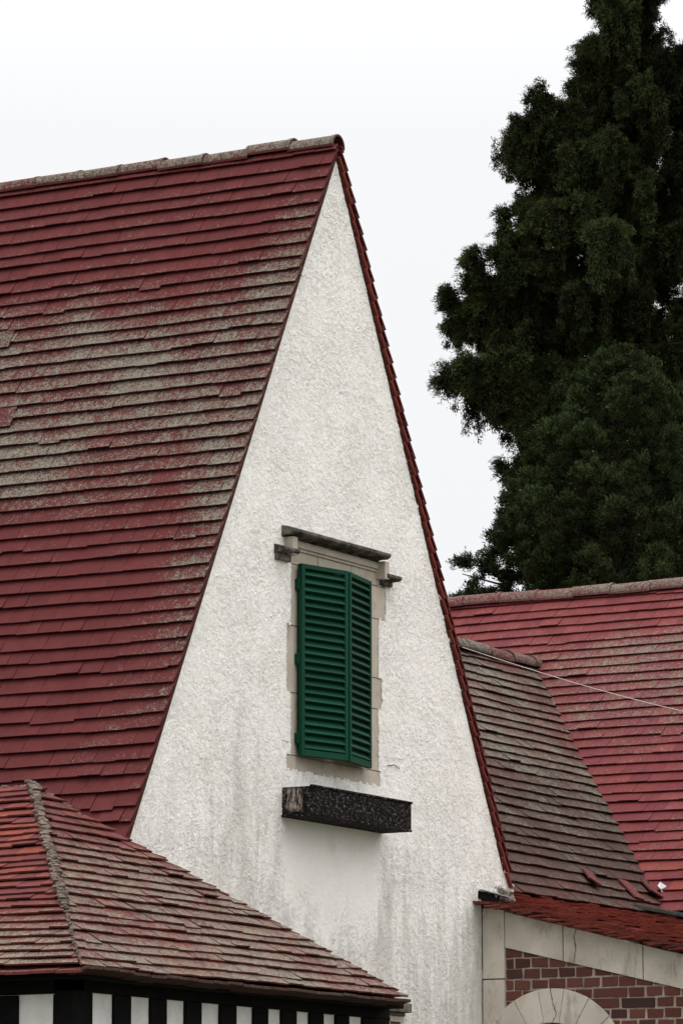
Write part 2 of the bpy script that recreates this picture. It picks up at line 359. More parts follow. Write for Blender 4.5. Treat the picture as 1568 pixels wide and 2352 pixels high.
# roughcast gable face: fine grid, shader displaced
def half(z, side): return (ZP - .018 - z) / 1.915 - XA if side < 0 else (ZP - .018 - z) / 1.977 + XA
def in_surround(x, z):
    if 4.786 < z < 6.32 and -.675 < x < .53: return True
    if 4.786 < z < 4.89 and -.735 < x < .55: return True
    if 5.31 < z < 5.768 and -.73 < x < 0: return True
    if 5.32 < z < 5.537 and 0 < x < .575: return True
    if 5.955 < z < 6.2 and 0 < x < .63: return True
    return False
wall = MB()
def grid(z0, z1, nz, nx, low):
    idx = {}; cells = []
    X = np.zeros((nz + 1, nx + 1)); Z = np.zeros((nz + 1, nx + 1))
    for j in range(nz + 1):
        z = z0 + (z1 - z0) * j / nz; l = (2.62 if low else half(max(z, 4.131), -1)); r = (2.03 if low else half(max(z, 4.131), 1))
        if l + r < .01: l, r = -XA + .005, XA + .005
        l = l + (.012 * noise.noise(Vector((z * 12, 5, 1))) if not low else 0); r = r + (.022 * noise.noise(Vector((z * 14, 1, 1))) if not low else .012 * noise.noise(Vector((z * 14, 1, 9))))
        Z[j] = z; X[j] = -l + (l + r) * np.arange(nx + 1) / nx
    hole = np.zeros((nz, nx), bool)
    for j in range(nz):
        zc = (Z[j, 0] + Z[j + 1, 0]) / 2
        if not (4.7 < zc < 6.4): continue
        for i in range(nx):
            xc = (X[j, i] + X[j, i + 1]) / 2
            if abs(xc) < .8:
                dx = .010 * noise.noise(Vector((xc * 30, zc * 30, 0))); dz = .012 * noise.noise(Vector((xc * 26, zc * 26, 7)))
                hole[j, i] = in_surround(xc + dx, zc + dz)
    Y = -.016; b = len(wall.v)
    vs = [(X[j, i], Y, Z[j, i]) for j in range(nz + 1) for i in range(nx + 1)]
    fs = [(j * (nx + 1) + i, j * (nx + 1) + i + 1, (j + 1) * (nx + 1) + i + 1, (j + 1) * (nx + 1) + i) for j in range(nz) for i in range(nx) if not hole[j, i]]
    wall.add(vs, fs)
    def bk(p, q):
        wall.add([p, q, (q[0], .02, q[2]), (p[0], .02, p[2])], [(0, 1, 2, 3)])
    P = lambda j, i: (X[j, i], Y, Z[j, i])
    for j in range(nz):
        bk(P(j, nx), P(j + 1, nx)); bk(P(j + 1, 0), P(j, 0))
        for i in range(nx):
            if hole[j, i]:
                if not hole[j, i - 1]: bk(P(j, i), P(j + 1, i))
                if not hole[j, i + 1]: bk(P(j + 1, i + 1), P(j, i + 1))
                if not hole[j - 1, i]: bk(P(j, i + 1), P(j, i))
                if not hole[j + 1, i]: bk(P(j + 1, i), P(j + 1, i + 1))
    if not low:
        for i in range(nx): bk(P(0, i + 1), P(0, i))
grid(4.13, ZP - .02, 430, 380, False)
grid(2.9, 4.13, 100, 300, True)
# merge seam by smooth shading
# flakes of render clinging to the verge
wo = wall.build('gable_wall', RENDER, house, smooth=True)
core = MB()
core.box(-2.55, 2.02, .021, 9, 0, 4.15); core.box(-2.55, 2.03, -.016, .02, 0, 2.9)
core.prism([(-2.62, .2, 4.1), (2.46, .2, 4.1), (XA, .2, ZA - .15)], (0, 8.8, 0)); core.prism([(-2.60, .021, 4.1), (2.42, .021, 4.1), (2.20, .021, 4.6), (-2.38, .021, 4.6)], (0, .18, 0)); core.prism([(-1.2, .021, 6.6), (1.15, .021, 6.6), (XA, .021, ZA - .2)], (0, .18, 0)); 
core.prism([(-2.38, .021, 4.6), (-.80, .021, 4.6), (-.80, .021, 6.6), (-1.3, .021, 6.6)], (0, .18, 0)); core.prism([(.7, .021, 4.6), (2.20, .021, 4.6), (1.2, .021, 6.6), (.7, .021, 6.6)], (0, .18, 0))
core.build('wall', WHITE, house)

def w_main(u, v):
    n = noise.noise(Vector((u * 1.1, v * 1.3, 2))); n2 = noise.noise(Vector((u * 3, v * 3, 8)))
    band = sm(v, .75, 1.75) * (1 - sm(v, 2.55, 3.35)); verge = (1 - sm(u, .05, .55 + .25 * n)) * sm(v, .15, .8) * (1 - .55 * sm(v, 2.6, 4.9)) * (1 - sm(v, 4.7, 5.1))
    a = .05 + .47 * band * (1 - .25 * (1 - sm(u, 0, .8)) * (1 - sm(v, 1., 1.6))) + .42 * verge * (1 - band) + .14 * n * (band + .3) + .05 * n2
    a -= .10 * sm(v, 3.3, 4.2) * sm(u, .3, .8)
    return (max(0, a), .14 + .16 * sm(v, 1, 2) * (1 - sm(v, 2.8, 3.6)) + .10 * n, .0)
Ob = Vector((XA, 0, ZP))
def hol(u, v): return False
mb = tiles(Ob, (0, 1, 0), (-cs_, 0, -sn), [(-.05, .02), (9, .02), (9, 5.86), (-.05, 5.86)], .118, .172, w_main, 11, gap=.017)
# slipped tiles of the broken courses on the left of the slope
rg = random.Random(5)
def loose(mb, O, U, V, u, v, w_, l_, rot, h0, h1, wear, t=.014):
    U = Vector(U); V = Vector(V); Nn = U.cross(V); Nn = Nn if Nn.z > 0 else -Nn
    pts = []
    for a, b in ((-w_ / 2, -l_), (w_ / 2, -l_), (w_ / 2, 0), (-w_ / 2, 0)):
        uu = u + a * math.cos(rot) - b * math.sin(rot); vv = v + a * math.sin(rot) + b * math.cos(rot); h = h0 + (h1 - h0) * (-b / l_)
        pts.append(Vector(O) + U * uu + V * vv + Nn * h)
    mb.prism(pts, Nn * t, wear=wear)
for u, v, rt in ((2.30, 1.55, .03), (2.42, 1.62, .02), (2.05, 2.28, .02), (2.22, 2.36, .02)):
    loose(mb, Ob, (0, 1, 0), (-cs_, 0, -sn), u, v, .17, .2, rt, .036, .02, (.40, .3, .1))
rf = mb.build('roof', T_MAIN, house)
w2 = lambda u, v: (.05, .2, .1)
mb = tiles(Ob, (0, 1, 0), (csr, 0, -snr), [(-.048, .02), (8.5, .02), (8.5, 5.52), (-.048, 5.52)], .118, .172, w2, 12, jit=1.3)
# undercloak slips bedded on the wall head under the verge
rg = random.Random(8)
for k in range(47):
    v = .14 + k * .118
    for sgn, ym in ((1, -.040),):
        V = Vector((csr, 0, -snr)); Nn = Vector((snr, 0, csr)); yy = ym + rg.uniform(-.006, .006)
        P = Ob + V * (v + rg.uniform(-.006, .006)) - Nn * .022
        mb.obox(P + Vector((0, (yy + .05) / 2, 0)), V * .062 + Nn * .011, (0, (.05 - yy) / 2, 0), Nn * .007, wear=(0, 0, 0), mi=1)
mb.build('roof', [T_MAIN, VSLIP], house)
rw = lambda rg: (rg.uniform(.42, .66), rg.uniform(.3, .6), 0)
mb = ridge((-.055, -.02, 9.288), (-.055, 9, 9.288), .082, .36, rw, 3, drop=.050, ang=98)
mb.build('ridge_capping', T_MAIN, house)
mb = lumps([(XA, .02, ZP - .03), (XA, .08, ZP - .02)], .025, 5, den=60)
mb.build('ridge_mortar', MORTAR, house)
# crumbled mortar at the right foot of the gable
mb = lumps([(2.05, -.0, 4.15), (2.52, -.01, 4.13)], .030, 31, den=55, flat=.8); mb = lumps([(2.25, -.02, 4.20), (2.45, -.02, 4.18), (2.50, -.01, 4.24)], .034, 32, mb, den=44, flat=.8)
mb.build('broken_mortar', stone_mat('crumbling_mortar', (.42, .40, .35), (.24, .215, .18), (.05, .045, .035), .8), house)
# stone window surround, blocks with fine joints
def blk(mb, x0, x1, z0, z1, y0=-.009, y1=.2, j=.0025): mb.box(x0 + j, x1 - j, y0 + random.Random(int(x0 * 997 + z0 * 331)).uniform(-.0015, .0015), y1, z0 + j, z1 - j)
WX0, WX1, WZ0, WZ1 = -.57, .41, 4.93, 6.17
mb = MB()
blk(mb, -.70, -.305, 6.19, 6.36); blk(mb, -.305, .16, 6.19, 6.36); blk(mb, .16, .56, 6.19, 6.36)          # lintel
for z0, z1, xl in ((5.768, 6.19, -.70), (5.31, 5.768, -.76), (4.885, 5.31, -.72)): blk(mb, xl, WX0, z0, z1)
for z0, z1, xr in ((5.955, 6.19, .655), (5.537, 5.955, .555), (5.32, 5.537, .60), (4.885, 5.32, .57)): blk(mb, WX1, xr, z0, z1)
blk(mb, -.76, .57, 4.76, 4.885); mb.box(WX0, WX1, .0, .2, 4.887, WZ0)
mb.box(-.69, .65, .012, .2, 4.8, 4.9)
surr = mb.build('window_surround', STONE, house, bevel=.003)
win = MB(); win.box(WX0 - .02, WX1 + .02, .15, .17, WZ0 - .05, 6.2)
wn = win.build('window', GLASS, house)
fr = MB()
for x in (WX0, -.09, WX1 - .05): fr.box(x, x + .05, .11, .148, WZ0, 6.19)
for z in (WZ0, 5.5, 6.14): fr.box(WX0, WX1, .105, .149, z, z + .05)
fr.build('window_frame', BROWN, wn)
# shutters, each leaf slightly ajar
def shutter(hx, width, ang, sgn):
    o = bpy.data.objects.new('shutter', None); COL.objects.link(o); o.parent = house; o.matrix_parent_inverse = Matrix.Translation(-Vector(house.location)); o.location = (hx, -.025, 4.885)
    fr = MB(); sl_ = MB(); H = 1.31; D = Vector((math.cos(ang) * sgn, -math.sin(ang), 0)); Nn = Vector((-math.sin(ang) * 1, -math.cos(ang) * sgn, 0)) * sgn
    O = Vector((hx, -.03, 4.885)); st = .032
    def bx(m, a0, a1, z0, z1, d0, d1): m.obox(O + D * (a0 + a1) / 2 + Nn * (d0 + d1) / 2 + ZZ * (z0 + z1) / 2, D * (a1 - a0) / 2, Nn * (d1 - d0) / 2, ZZ * (z1 - z0) / 2)
    bx(fr, 0, st, 0, H, 0, .038); bx(fr, width - st, width, 0, H, 0, .038)
    bx(fr, st, width - st, 0, st + .012, .001, .037); bx(fr, st, width - st, H - st, H, .001, .037)
    n = 23; pitch = (H - 2 * st - .012) / n; rg = random.Random(int(hx * 100))
    for k in range(n):
        zc = st + .012 + pitch * (k + .5); a = R(49) + rg.gauss(0, .025); dv = Nn * math.cos(a) - ZZ * math.sin(a)
        sl_.obox(O + D * width / 2 + Nn * .020 + ZZ * zc, D * (width / 2 - st), dv * .0272, dv.cross(D).normalized() * .005)
    bx(sl_, st, width - st, st, H - st, .0, .0015)
    fr.build('shutter_frame', GREEN, o, bevel=.003); sl_.build('louvres', GREEN, o)
    for z in (.12, .66, 1.17):
        hg = MB(); bx(hg, -.014, .03, z - .035, z + .035, -.020, -.002); bx(hg, -.011, .0, z - .04, z + .04, -.004, .020); hg.build('hinge', GREEN, o, bevel=.003)
    return o
tag(shutter(-.605, .470, R(12), 1), 'left shutter leaf'); tag(shutter(.335, .474, R(11.5), -1), 'right shutter leaf')
# hood mould
mb = MB()
def hood(x0, x1, zt, pr, hh, skew=0):
    pr_ = [(0, 0), (-pr * .45, -.012), (-pr, -hh * .45), (-pr, -hh * .78), (-pr * .8, -hh), (-pr * .3, -hh * 1.02), (0, -hh * 1.3)]
    mb.prism([(x0, y - .005 * 0, zt + z) for y, z in pr_], (x1 - x0, 0, 0))
hood(-.80, .52, 6.44, .125, .07)
mb.build('hood_mould', SDARK, house, bevel=.006)
mb = MB(); mb.box(-.69, .60, -.035, .0, 6.305, 6.345); mb.box(-.68, .59, -.022, .0, 6.285, 6.306)
for x0, x1 in ((-.765, -.70), (.50, .56)): mb.box(x0, x1, -.085, 0, 6.235, 6.36)
mb.build('hood_bed_moulding', STONE, house, bevel=.004)
mb = MB(); hood(-.90, -.69, 6.30, .10, .06); mb.box(-.89, -.71, -.04, 0, 6.19, 6.24); mb.build('hood_stop', SDARK, house, bevel=.005)
mb = MB(); hood(.53, .72, 6.30, .10, .06); mb.box(.54, .69, -.04, 0, 6.20, 6.24); mb.build('hood_stop', SDARK, house, bevel=.005)
# small lower window, mostly behind the pavilion roof
mb = MB(); mb.box(.0, .87, -.085, .0, 3.225, 3.29); mb.box(.02, .84, -.05, 0, 3.2, 3.226); lwh = mb.build('window_hood', SDARK, house, bevel=.006)
mb = MB(); mb.box(.05, .8, -.03, -.018, 2.5, 3.2); lw = mb.build('window', BROWN, house)
mb = MB(); mb.box(.79, .83, -.04, -.017, 2.4, 3.2); mb.box(.60, .64, -.04, -.031, 2.5, 3.19); mb.box(.05, .79, -.04, -.031, 3.16, 3.198); mb.build('window_frame', STONE, lw)
# cracks and chips in the render
mb = MB(); rg = random.Random(3)
def crack(mb, pts, w_, axis='y', c0=-.028):
    for a, b in zip(pts, pts[1:]):
        n = max(2, int(math.dist(a, b) / .012)); pr_ = None
        for i in range(n + 1):
            t_ = i / n; p = (a[0] + (b[0] - a[0]) * t_ + rg.uniform(-.003, .003), a[1] + (b[1] - a[1]) * t_ + rg.uniform(-.003, .003))
            if pr_:
                m0 = Vector((pr_[0], c0, pr_[1])) if axis == 'y' else Vector((c0, pr_[0], pr_[1])); m1 = Vector((p[0], c0, p[1])) if axis == 'y' else Vector((c0, p[0], p[1]))
                d = (m1 - m0).normalized(); s2 = d.cross(Vector((0, 1, 0)) if axis == 'y' else Vector((1, 0, 0))) * w_ * rg.uniform(.4, 1)
                mb.add([m0 - s2, m0 + s2, m1 + s2, m1 - s2], [(0, 1, 2, 3)])
            pr_ = p
CRK = simple('crack_shade', (.10, .085, .07), (.05, .04, .035), 20)
for pts, w_ in (([(-.56, 8.37), (-.60, 8.28), (-.585, 8.22), (-.54, 8.20)], .004), ([(.62, 4.93), (.74, 4.95), (.80, 4.925)], .005), ([(-.80, 4.97), (-.72, 4.965)], .004), ([(.60, 4.99), (.86, 5.0)], .0018), ([(1.02, 6.35), (1.06, 6.2), (1.1, 6.1)], .0016), ([(-.5, 8.05), (-.49, 7.95)], .002)):
    mb = MB(); crack(mb, pts, w_); mb.build('render_crack', CRK, house)

# black weathered box on the wall under the window
bx_ = MB(); bx_.box(-.785, .572, -.25, -.004, 4.47, 4.655); bo = bx_.build('window_box', BOXM, None, bevel=.004)
tag(bo, 'long sooty black box fixed to the white gable under the green shutters', 'window box')
l_ = MB(); l_.box(-.795, .58, -.258, -.235, 4.648, 4.664); l_.box(-.80, .575, -.255, .0, 4.455, 4.469); l_.build('box_edge', BOXM, bo, bevel=.003)

# ------------------------------------------------------------------ link wing (ridge runs away to the right)
LY, LZ = 3.51, 6.90; c45 = math.sqrt(.5)
linkw = thing('link_wing', 'low cross wing with brown lichen spotted tiles between white gable and far red roof', 'building', (6.5, 3.5, 0))
def w_link(u, v):
    n = noise.noise(Vector((u * 1.2, v * 1.2, 12)))
    f = 1 - sm(v, 1.6, 3.3); return (.20 + .24 * f + .18 * n, .74 + .30 * sm(v, 1.2, 2.4) * (1 - .55 * sm(v, 3.0, 3.3)) + .12 * n, .1)
mb = tiles((0, LY, LZ - .02), (1, 0, 0), (0, -c45, -c45), [(.8, .02), (10.3, .02), (10.3, 3.62), (2.2, 3.62)], .135, .195, w_link, 22, jit=1.2)
for (u, v, rt, h0, h1) in ((6.05, 3.36, .75, .065, .03), (7.12, 3.40, .62, .07, .03), (6.75, 3.46, .15, .04, .03)):
    loose(mb, (0, LY, LZ - .02), (1, 0, 0), (0, -c45, -c45), u, v, .14, .24, rt, h0, h1, (.1, .1, .5))
mb.build('roof', T_LINK, linkw)
mb = tiles((0, LY, LZ - .02), (1, 0, 0), (0, c45, -c45), [(.8, .02), (10, .02), (10, 4), (.8, 4)], .135, .195, w2, 23); mb.build('roof', T_LINK, linkw)
mb = ridge((1.5, LY, LZ + .03), (9.75, LY, LZ + .03), .10, .42, lambda rg: (rg.uniform(.35, .6), rg.uniform(.5, .9), 0), 6, drop=.045); mb.build('ridge_capping', T_LINK, linkw)
mb = MB(); mb.box(2.06, 9.0, 1.45, 6.2, 0, 4.5); mb.prism([(2.3, 1.5, 4.5), (2.3, 6.0, 4.5), (2.3, LY, 6.7)], (7, 0, 0)); mb.build('wall', WHITE, linkw)
FC = Vector((7.26, 1.05, 4.60)); mb = MB(); mb.prism([FC + RT * a * .75 + ZZ * (b * .75 - .02) + FH * c for a, b, c in ((-.02, -.10, 0), (.035, -.06, .01), (.05, .01, .02), (.03, .035, .03), (-.045, .085, .02), (-.075, .04, 0), (-.04, .0, -.01))], FH * .008); mb.build('torn_flashing', simple('white_flashing', (.72, .72, .70), (.5, .5, .48), 9), linkw)

# ------------------------------------------------------------------ far wing
RX, RZ = 10.41, 7.67
far = thing('far_wing', 'far house wing with a long rose red tiled roof running out of frame at right', 'building', (10.4, 2, 0))
def w_far(u, v):
    n = noise.noise(Vector((u * .9, v * 1.1, 21))); n2 = noise.noise(Vector((u * 2.6, v * 2.6, 28)))
    b = sm(v, .25, 1.0) * (1 - sm(v, 1.7, 2.8)) * (1 - sm(u, 2.2, 5.2)); return (max(.0, .10 + .26 * b + .07 * n + .06 * n2), .05 + .06 * n, .10 + .6 * sm(v, 4.0, 4.4))
ta = R(44.6)
mb = tiles((RX, 0, RZ - .02), (0, 1, 0), (-math.cos(ta), 0, -math.sin(ta)), [(-6, .02), (13, .02), (13, 4.75), (-6, 4.75)], .135, .195, w_far, 32, jit=.9, gap=.010); mb.build('roof', T_FAR, far)
mb = tiles((RX, 0, RZ - .02), (0, 1, 0), (math.cos(ta), 0, -math.sin(ta)), [(-6, .02), (13, .02), (13, 4.75), (-6, 4.75)], .2, .4, w2, 33); mb.build('roof', T_FAR, far)
mb = ridge((RX, -6.1, RZ + .01), (RX, 13, RZ + .01), .10, .40, lambda rg: (rg.uniform(.42, .62), rg.uniform(.35, .7), 0), 7, drop=.045); mb.build('ridge_capping', T_FAR, far)
mb = MB(); mb.box(7.55, 13.3, -5.8, 12.8, 0, 4.3); mb.prism([(7.6, -5.8, 4.3), (13.2, -5.8, 4.3), (RX, -5.8, 7.5)], (0, 18.6, 0)); mb.build('wall', WHITE, far)

# ------------------------------------------------------------------ porch with raking stone coping and brick side wall
porch = thing('brick_porch', 'brick porch with raking stone coping and ragged low orange tiled roof beside the white gable', 'porch', (5, -2, 0))
PT = math.atan(.25); pc, ps = math.cos(PT), math.sin(PT)
def w_porch(u, v):
    n = noise.noise(Vector((u * 1.1, v * 2, 31))); return (.22 + .12 * n, .18 + .45 * sm(1.5 - abs(u - 2.2), .2, 1.3) * sm(v, .9, 1.6) + .2 * n, .7)
PO = Vector((0, 1.55, 4.09 + .25 * 1.55 - .03))
mb = tiles(PO, (1, 0, 0), (0, -pc, -ps), [(1.90, 0), (14, 0), (14, 6), (1.90, 6)], .085, .165, w_porch, 41, jit=3.0, slip=.12, t=.013, wav=.03, ragged=(3,), rag_amp=.045, holes=lambda u, v: v < 1.55 and u < 2.60)
rg = random.Random(77)
for k in range(420):
    u = rg.uniform(1.93, 9); v = rg.uniform(.3, 4.4)
    if v < 1.7 and u < 2.75: continue
    loose(mb, PO, (1, 0, 0), (0, -pc, -ps), u, v, .16, .18, rg.gauss(0, .05), rg.uniform(.022, .045), .015, (rg.uniform(.1, .35), rg.uniform(0, .7), rg.uniform(0, 1)), t=.012)
mb.build('roof', T_PORCH, porch)
pz = lambda y: 4.06 + .25 * y - .008
wy = -5.2
mb = MB()
mb.box(2.03, 2.3, -.198, -.022, 3.523, pz(-.0) - .02); mb.box(2.03, 2.3, -.198, -.022, 2.85, 3.515); mb.box(2.03, 2.3, -.198, -.022, 2.0, 2.843); mb.box(2.03, 2.3, -.198, -.022, .0, 1.99)
lw_ = lambda y: 3.745 + .24 * (y + .198)
for y0, y1 in ((-.204, -.668), (-.675, -1.30), (-1.307, -2.0), (-2.007, -2.9), (-2.907, -4), (-4.007, wy)):
    mb.prism([(2.03, y0, lw_(y0)), (2.03, y1, lw_(y1)), (2.03, y1, pz(y1)), (2.03, y0, pz(y0))], (.2, 0, 0))
mb.build('stone_coping', STONE2, porch, bevel=.004)
AC = (-.575, 2.84); ar = MB(); RO, RI = .60, .355
for k in range(9):
    a0 = R(180 * k / 9); a1 = R(180 * (k + 1) / 9) - .005; pts = []
    for i in range(7): a = a0 + (a1 - a0) * i / 6; pts.append((2.024, AC[0] + RO * math.cos(a), AC[1] + RO * math.sin(a)))
    for i in range(6, -1, -1): a = a0 + (a1 - a0) * i / 6; pts.append((2.024, AC[0] + RI * math.cos(a), AC[1] + RI * math.sin(a)))
    ar.prism(pts, (.12, 0, 0))
for sg in (-1, 1):
    y0, y1 = sorted((AC[0] + sg * RI, AC[0] + sg * RO))
    for z in (2.2, 1.5, .8): ar.box(2.024, 2.15, y0, y1, z + .006 - (.0 if z > .8 else .8), z + .64)
ar.build('stone_arch', STONE2, porch, bevel=.006)
dk = MB(); pts = [(2.06, AC[0] + RI * math.cos(R(a)), AC[1] + RI * math.sin(R(a))) for a in range(0, 181, 15)] + [(2.06, AC[0] - RI, 0), (2.06, AC[0] + RI, 0)]
dk.prism(pts, (.05, 0, 0)); dk.build('door', BROWN, porch)
mo = MB(); mo.prism([(2.053, -.19, 0), (2.053, wy, 0), (2.053, wy, lw_(wy) + .1), (2.053, -.19, lw_(-.19) + .1)], (.2, 0, 0)); mo.box(2.06, 12, wy, wy + .25, 0, pz(wy)); mo.build('mortar', JOINT, porch)
br = MB(); rg = random.Random(9); row = 0; z = 3.735
def brick(y0, y1, z0, z1):
    # front face pushed about a little so each brick sits its own way
    j = lambda: rg.uniform(-.0045, .0045)
    xs = 2.044 + rg.uniform(-.002, .003)
    c = [(xs + j() * .6, y + j(), z_ + j()) for y, z_ in ((y0, z0), (y1, z0), (y1, z1), (y0, z1))]
    br.prism(c, (.06, 0, 0))
while z > .3:
    y = -.205 - (row % 2) * .07 + rg.uniform(-.004, .004)
    if row % 2: brick(-.262, -.207, z - .064, z)
    while y > wy and (row < 16 or y > -3):
        w_ = .262 if (row in (4, 5, 6, 8) and rg.random() < .3) else .122
        if lw_(y) + .1 > z - .07: brick(y - w_, y, z - .0635 + rg.uniform(-.002, .002), z + rg.uniform(-.002, .002))
        y -= w_ + .0175 + rg.uniform(-.002, .004)
    z -= .0765; row += 1
br.build('brickwork', BRICK, porch, bevel=.004)
rg = random.Random(14)
mb = MB(); crack(mb, [(-.78, 3.86), (-.76, 3.80), (-.775, 3.72), (-.755, 3.60)], .004, 'x', 2.0275); mb.build('stone_crack', CRK, porch)
mb = MB(); crack(mb, [(-.57, 3.44), (-.59, 3.33), (-.62, 3.26), (-.58, 3.19)], .004, 'x', 2.0225); mb.build('stone_crack', CRK, porch)
mb = MB(); mb.prism([(1.975, -.035, 4.10), (1.975, .0, 4.10), (1.975, .0, 4.165), (1.975, -.035, 4.15)], (.30, 0, -.012)); mb.build('gutter_end', BLACK, porch)
mb = MB(); mb.prism([(1.98, -.055, 4.158), (1.98, -.02, 4.162), (2.38, -.02, 4.140), (2.38, -.055, 4.134)], (0, 0, .006)); mb.build('flashing', LEAD, porch)
# long black strip lying on the porch tiles
pzr = lambda y: 4.09 + .25 * y + .025
a = Vector((6.35, 1.12, pzr(1.12) + .02)); b = Vector((8.2, .15, pzr(.15) + .03)); d = (b - a)
mb = MB(); n = d.cross(ZZ).normalized()
mb.obox((a + b) / 2, d / 2, n * .03, ZZ * .015); mb.obox((a + b) / 2 + ZZ * .02 - n * .028, d / 2, n * .006, ZZ * .012)
s_ = mb.build('metal_strip', IRON, None, bevel=.004); tag(s_, 'long black metal strip lying aslant on the ragged orange tiles at lower right', 'metal strip')

# ------------------------------------------------------------------ front pavilion
pav = thing('timbered_pavilion', 'black and white timbered pavilion under a mossy hipped tile roof, lower left', 'pavilion', (-4.4, 1, 0))
A = Vector((-6.155, -1.95, 3.1)); B = Vector((-2.547, -1.95, 3.1)); AP = Vector((-4.40, -.444, 4.302))
vf = Vector((0, -(AP.y - A.y), -(AP.z - A.z))); lf = vf.length; vf.normalize()        # front face, courses along x
vl = Vector((-(AP.x - A.x), 0, -(AP.z - A.z))); ll = vl.length; vl.normalize()         # left face, courses along y
def w_pf(u, v):
    n = noise.noise(Vector((u * 1.3, v * 1.8, 41))); return (.12 + .44 * sm(v, .35, .95) + .18 * n, .62 - .42 * sm(v, .45, 1.1) + .15 * n, .35)
def w_pl(u, v):
    n = noise.noise(Vector((u * 1.5, v * 2, 47))); near = 1 - sm(u + .35 * (2.16 - v), .3, 1.5); return (.05 + .5 * sm(v, 1.25, 1.8) * near + .12 * n, .22 + .2 * n, .75 * (1 - .6 * sm(v, .7, 1.5)) + .3 * sm(v, 1.7, 2))
mb = tiles(AP, (1, 0, 0), vf, [(0, 0), (B.x - AP.x, lf), (A.x - AP.x, lf)], lf / 21.5, .162, w_pf, 51, t=.011, gap=.008, jit=1.5, slip=.03, ragged=(0,), wav=.02)
mb.build('roof', T_PAV, pav)
mb = tiles(AP, (0, 1, 0), vl, [(0, 0), (5, 0), (5, ll), (A.y - AP.y, ll)], ll / 26.5, .162, w_pl, 52, t=.011, gap=.008, jit=1.5, slip=.03, wav=.02)
mb.build('roof', T_PAV, pav)
vr = Vector((B.x - AP.x, 0, B.z - AP.z)); lr = vr.length
mb = tiles(AP, (0, 1, 0), vr, [(0, 0), (5, 0), (5, lr), (B.y - AP.y, lr)], .1, .17, w2, 53, jit=2); mb.build('roof', T_PAV, pav)
# eaves course kicked out over the fascia
mb = MB(); rg = random.Random(61)
x = A.x - .05
while x < B.x - .13:
    mb.obox((x + .08, A.y - .015 + rg.uniform(-.006, .006), A.z - .018 + rg.uniform(-.004, .004) - (.012 if x > A.x + .35 else 0)), (.079, 0, rg.uniform(-.002, .002)), (0, .06, -.014), (0, 0, .008), wear=(rg.uniform(.4, .65), .95, .0)); x += .163
y = A.y - .05
while y < 3:
    mb.obox((A.x - .015 + rg.uniform(-.006, .006), y + .08, A.z - .012 + rg.uniform(-.004, .004)), (0, .079, 0), (.06, 0, .012), (0, 0, .008), wear=(rg.uniform(.05, .35), .45, .1)); y += .163
mb.build('eaves_course', T_PAV, pav)
hipp = [AP.lerp(A, t_) + Vector((0, 0, .035)) for t_ in (0, .2, .4, .6, .72)]; hipp2 = [AP.lerp(A, t_) + Vector((0, 0, .03)) for t_ in (.72, .99)]
mb = lumps(hipp, .029, 71, den=110, flat=.5); mb = lumps(hipp2, .012, 72, mb, den=60, flat=.6); mb = lumps([AP + Vector((-.10, -.10, -.02)), AP + Vector((.06, .02, .01)), AP + Vector((0, .5, .01))], .038, 73, mb, den=80, flat=.45)
mb = lumps([AP + Vector((.05, .0, .0)), AP.lerp(B, .12)], .028, 75, mb, den=40)
mb.build('hip_mortar', MORTAR, pav, smooth=False)
mb = ridge(AP + Vector((0, .32, .03)), AP + Vector((0, 5, .03)), .085, .4, lambda rg: (.2, 1, 0), 76, drop=.05); mb.build('ridge_capping', IRON, pav)
# walls: black timber frame with limewashed panels
fx0, fx1, fy, fz = -6.0, -2.49, -1.8, 3.08
mb = MB()
mb.box(fx0, fx1, fy, fy + .12, 2.985, fz); mb.box(fx0, fx0 + .12, fy, 4, 2.985 - .012, fz - .001)
mb.prism([(A.x + .02, A.y + .02, 3.075), (B.x - .0, A.y + .02, 3.075), (B.x - .0, 4, 3.075), (A.x + .02, 4, 3.075)], (0, 0, -.03))
mb.box(fx0 - .02, fx0 + .13, fy - .02, fy + .10, 0, 2.99)
def ypx(xw): return xw
posts = [(-6.0, -5.79), (-5.575, -5.40), (-5.20, -5.03), (-4.835, -4.66), (-4.46, -4.28), (-4.09, -3.925), (-3.775, -3.60), (-3.45, -3.285), (-3.14, -2.98), (-2.82, fx1)]
for x0, x1 in posts: mb.box(x0, x1, fy, fy + .1, 0, 2.984)
y = -1.68 + .235
mb.box(fx0, fx0 + .1, -1.70, -1.675, 0, 2.97)
while y < 4: mb.box(fx0, fx0 + .1, y, y + .2, 0, 2.97); y += .43
mb.build('timber_frame', BLACK, pav, bevel=.006)
mb = MB(); mb.box(fx0 + .02, fx1 - .02, fy + .018, fy + .09, 0, 3.0); mb.box(fx0 + .018, fx0 + .09, fy + .1, 4, 0, 3.0); mb.box(fx1 - .1, fx1 - .02, fy + .1, 4, 0, 3.0); mb.build('plaster_panel', PANEL, pav)

# ------------------------------------------------------------------ cable slung over the link ridge
pa = Vector((6.9, 3.42, 7.01)); pb = Vector((9.62, 3.40, 6.99)); pe = Vector((8.3, -.1, 5.83))
def tube(mb, pts, r, n=8):
    pts = [Vector(p) for p in pts]; b = len(mb.v); vs = []
    for i, p in enumerate(pts):
        d = (pts[min(i + 1, len(pts) - 1)] - pts[max(i - 1, 0)]).normalized(); a = d.orthogonal().normalized(); c = d.cross(a)
        rr = r[i] if isinstance(r, (list, tuple)) else r
        vs += [p + (a * math.cos(2 * math.pi * k / n) + c * math.sin(2 * math.pi * k / n)) * rr for k in range(n)]
    fs = [(i * n + k, i * n + (k + 1) % n, (i + 1) * n + (k + 1) % n, (i + 1) * n + k) for i in range(len(pts) - 1) for k in range(n)]
    mb.add(vs, fs + [tuple(range(n))[::-1], tuple(range((len(pts) - 1) * n, len(pts) * n))])
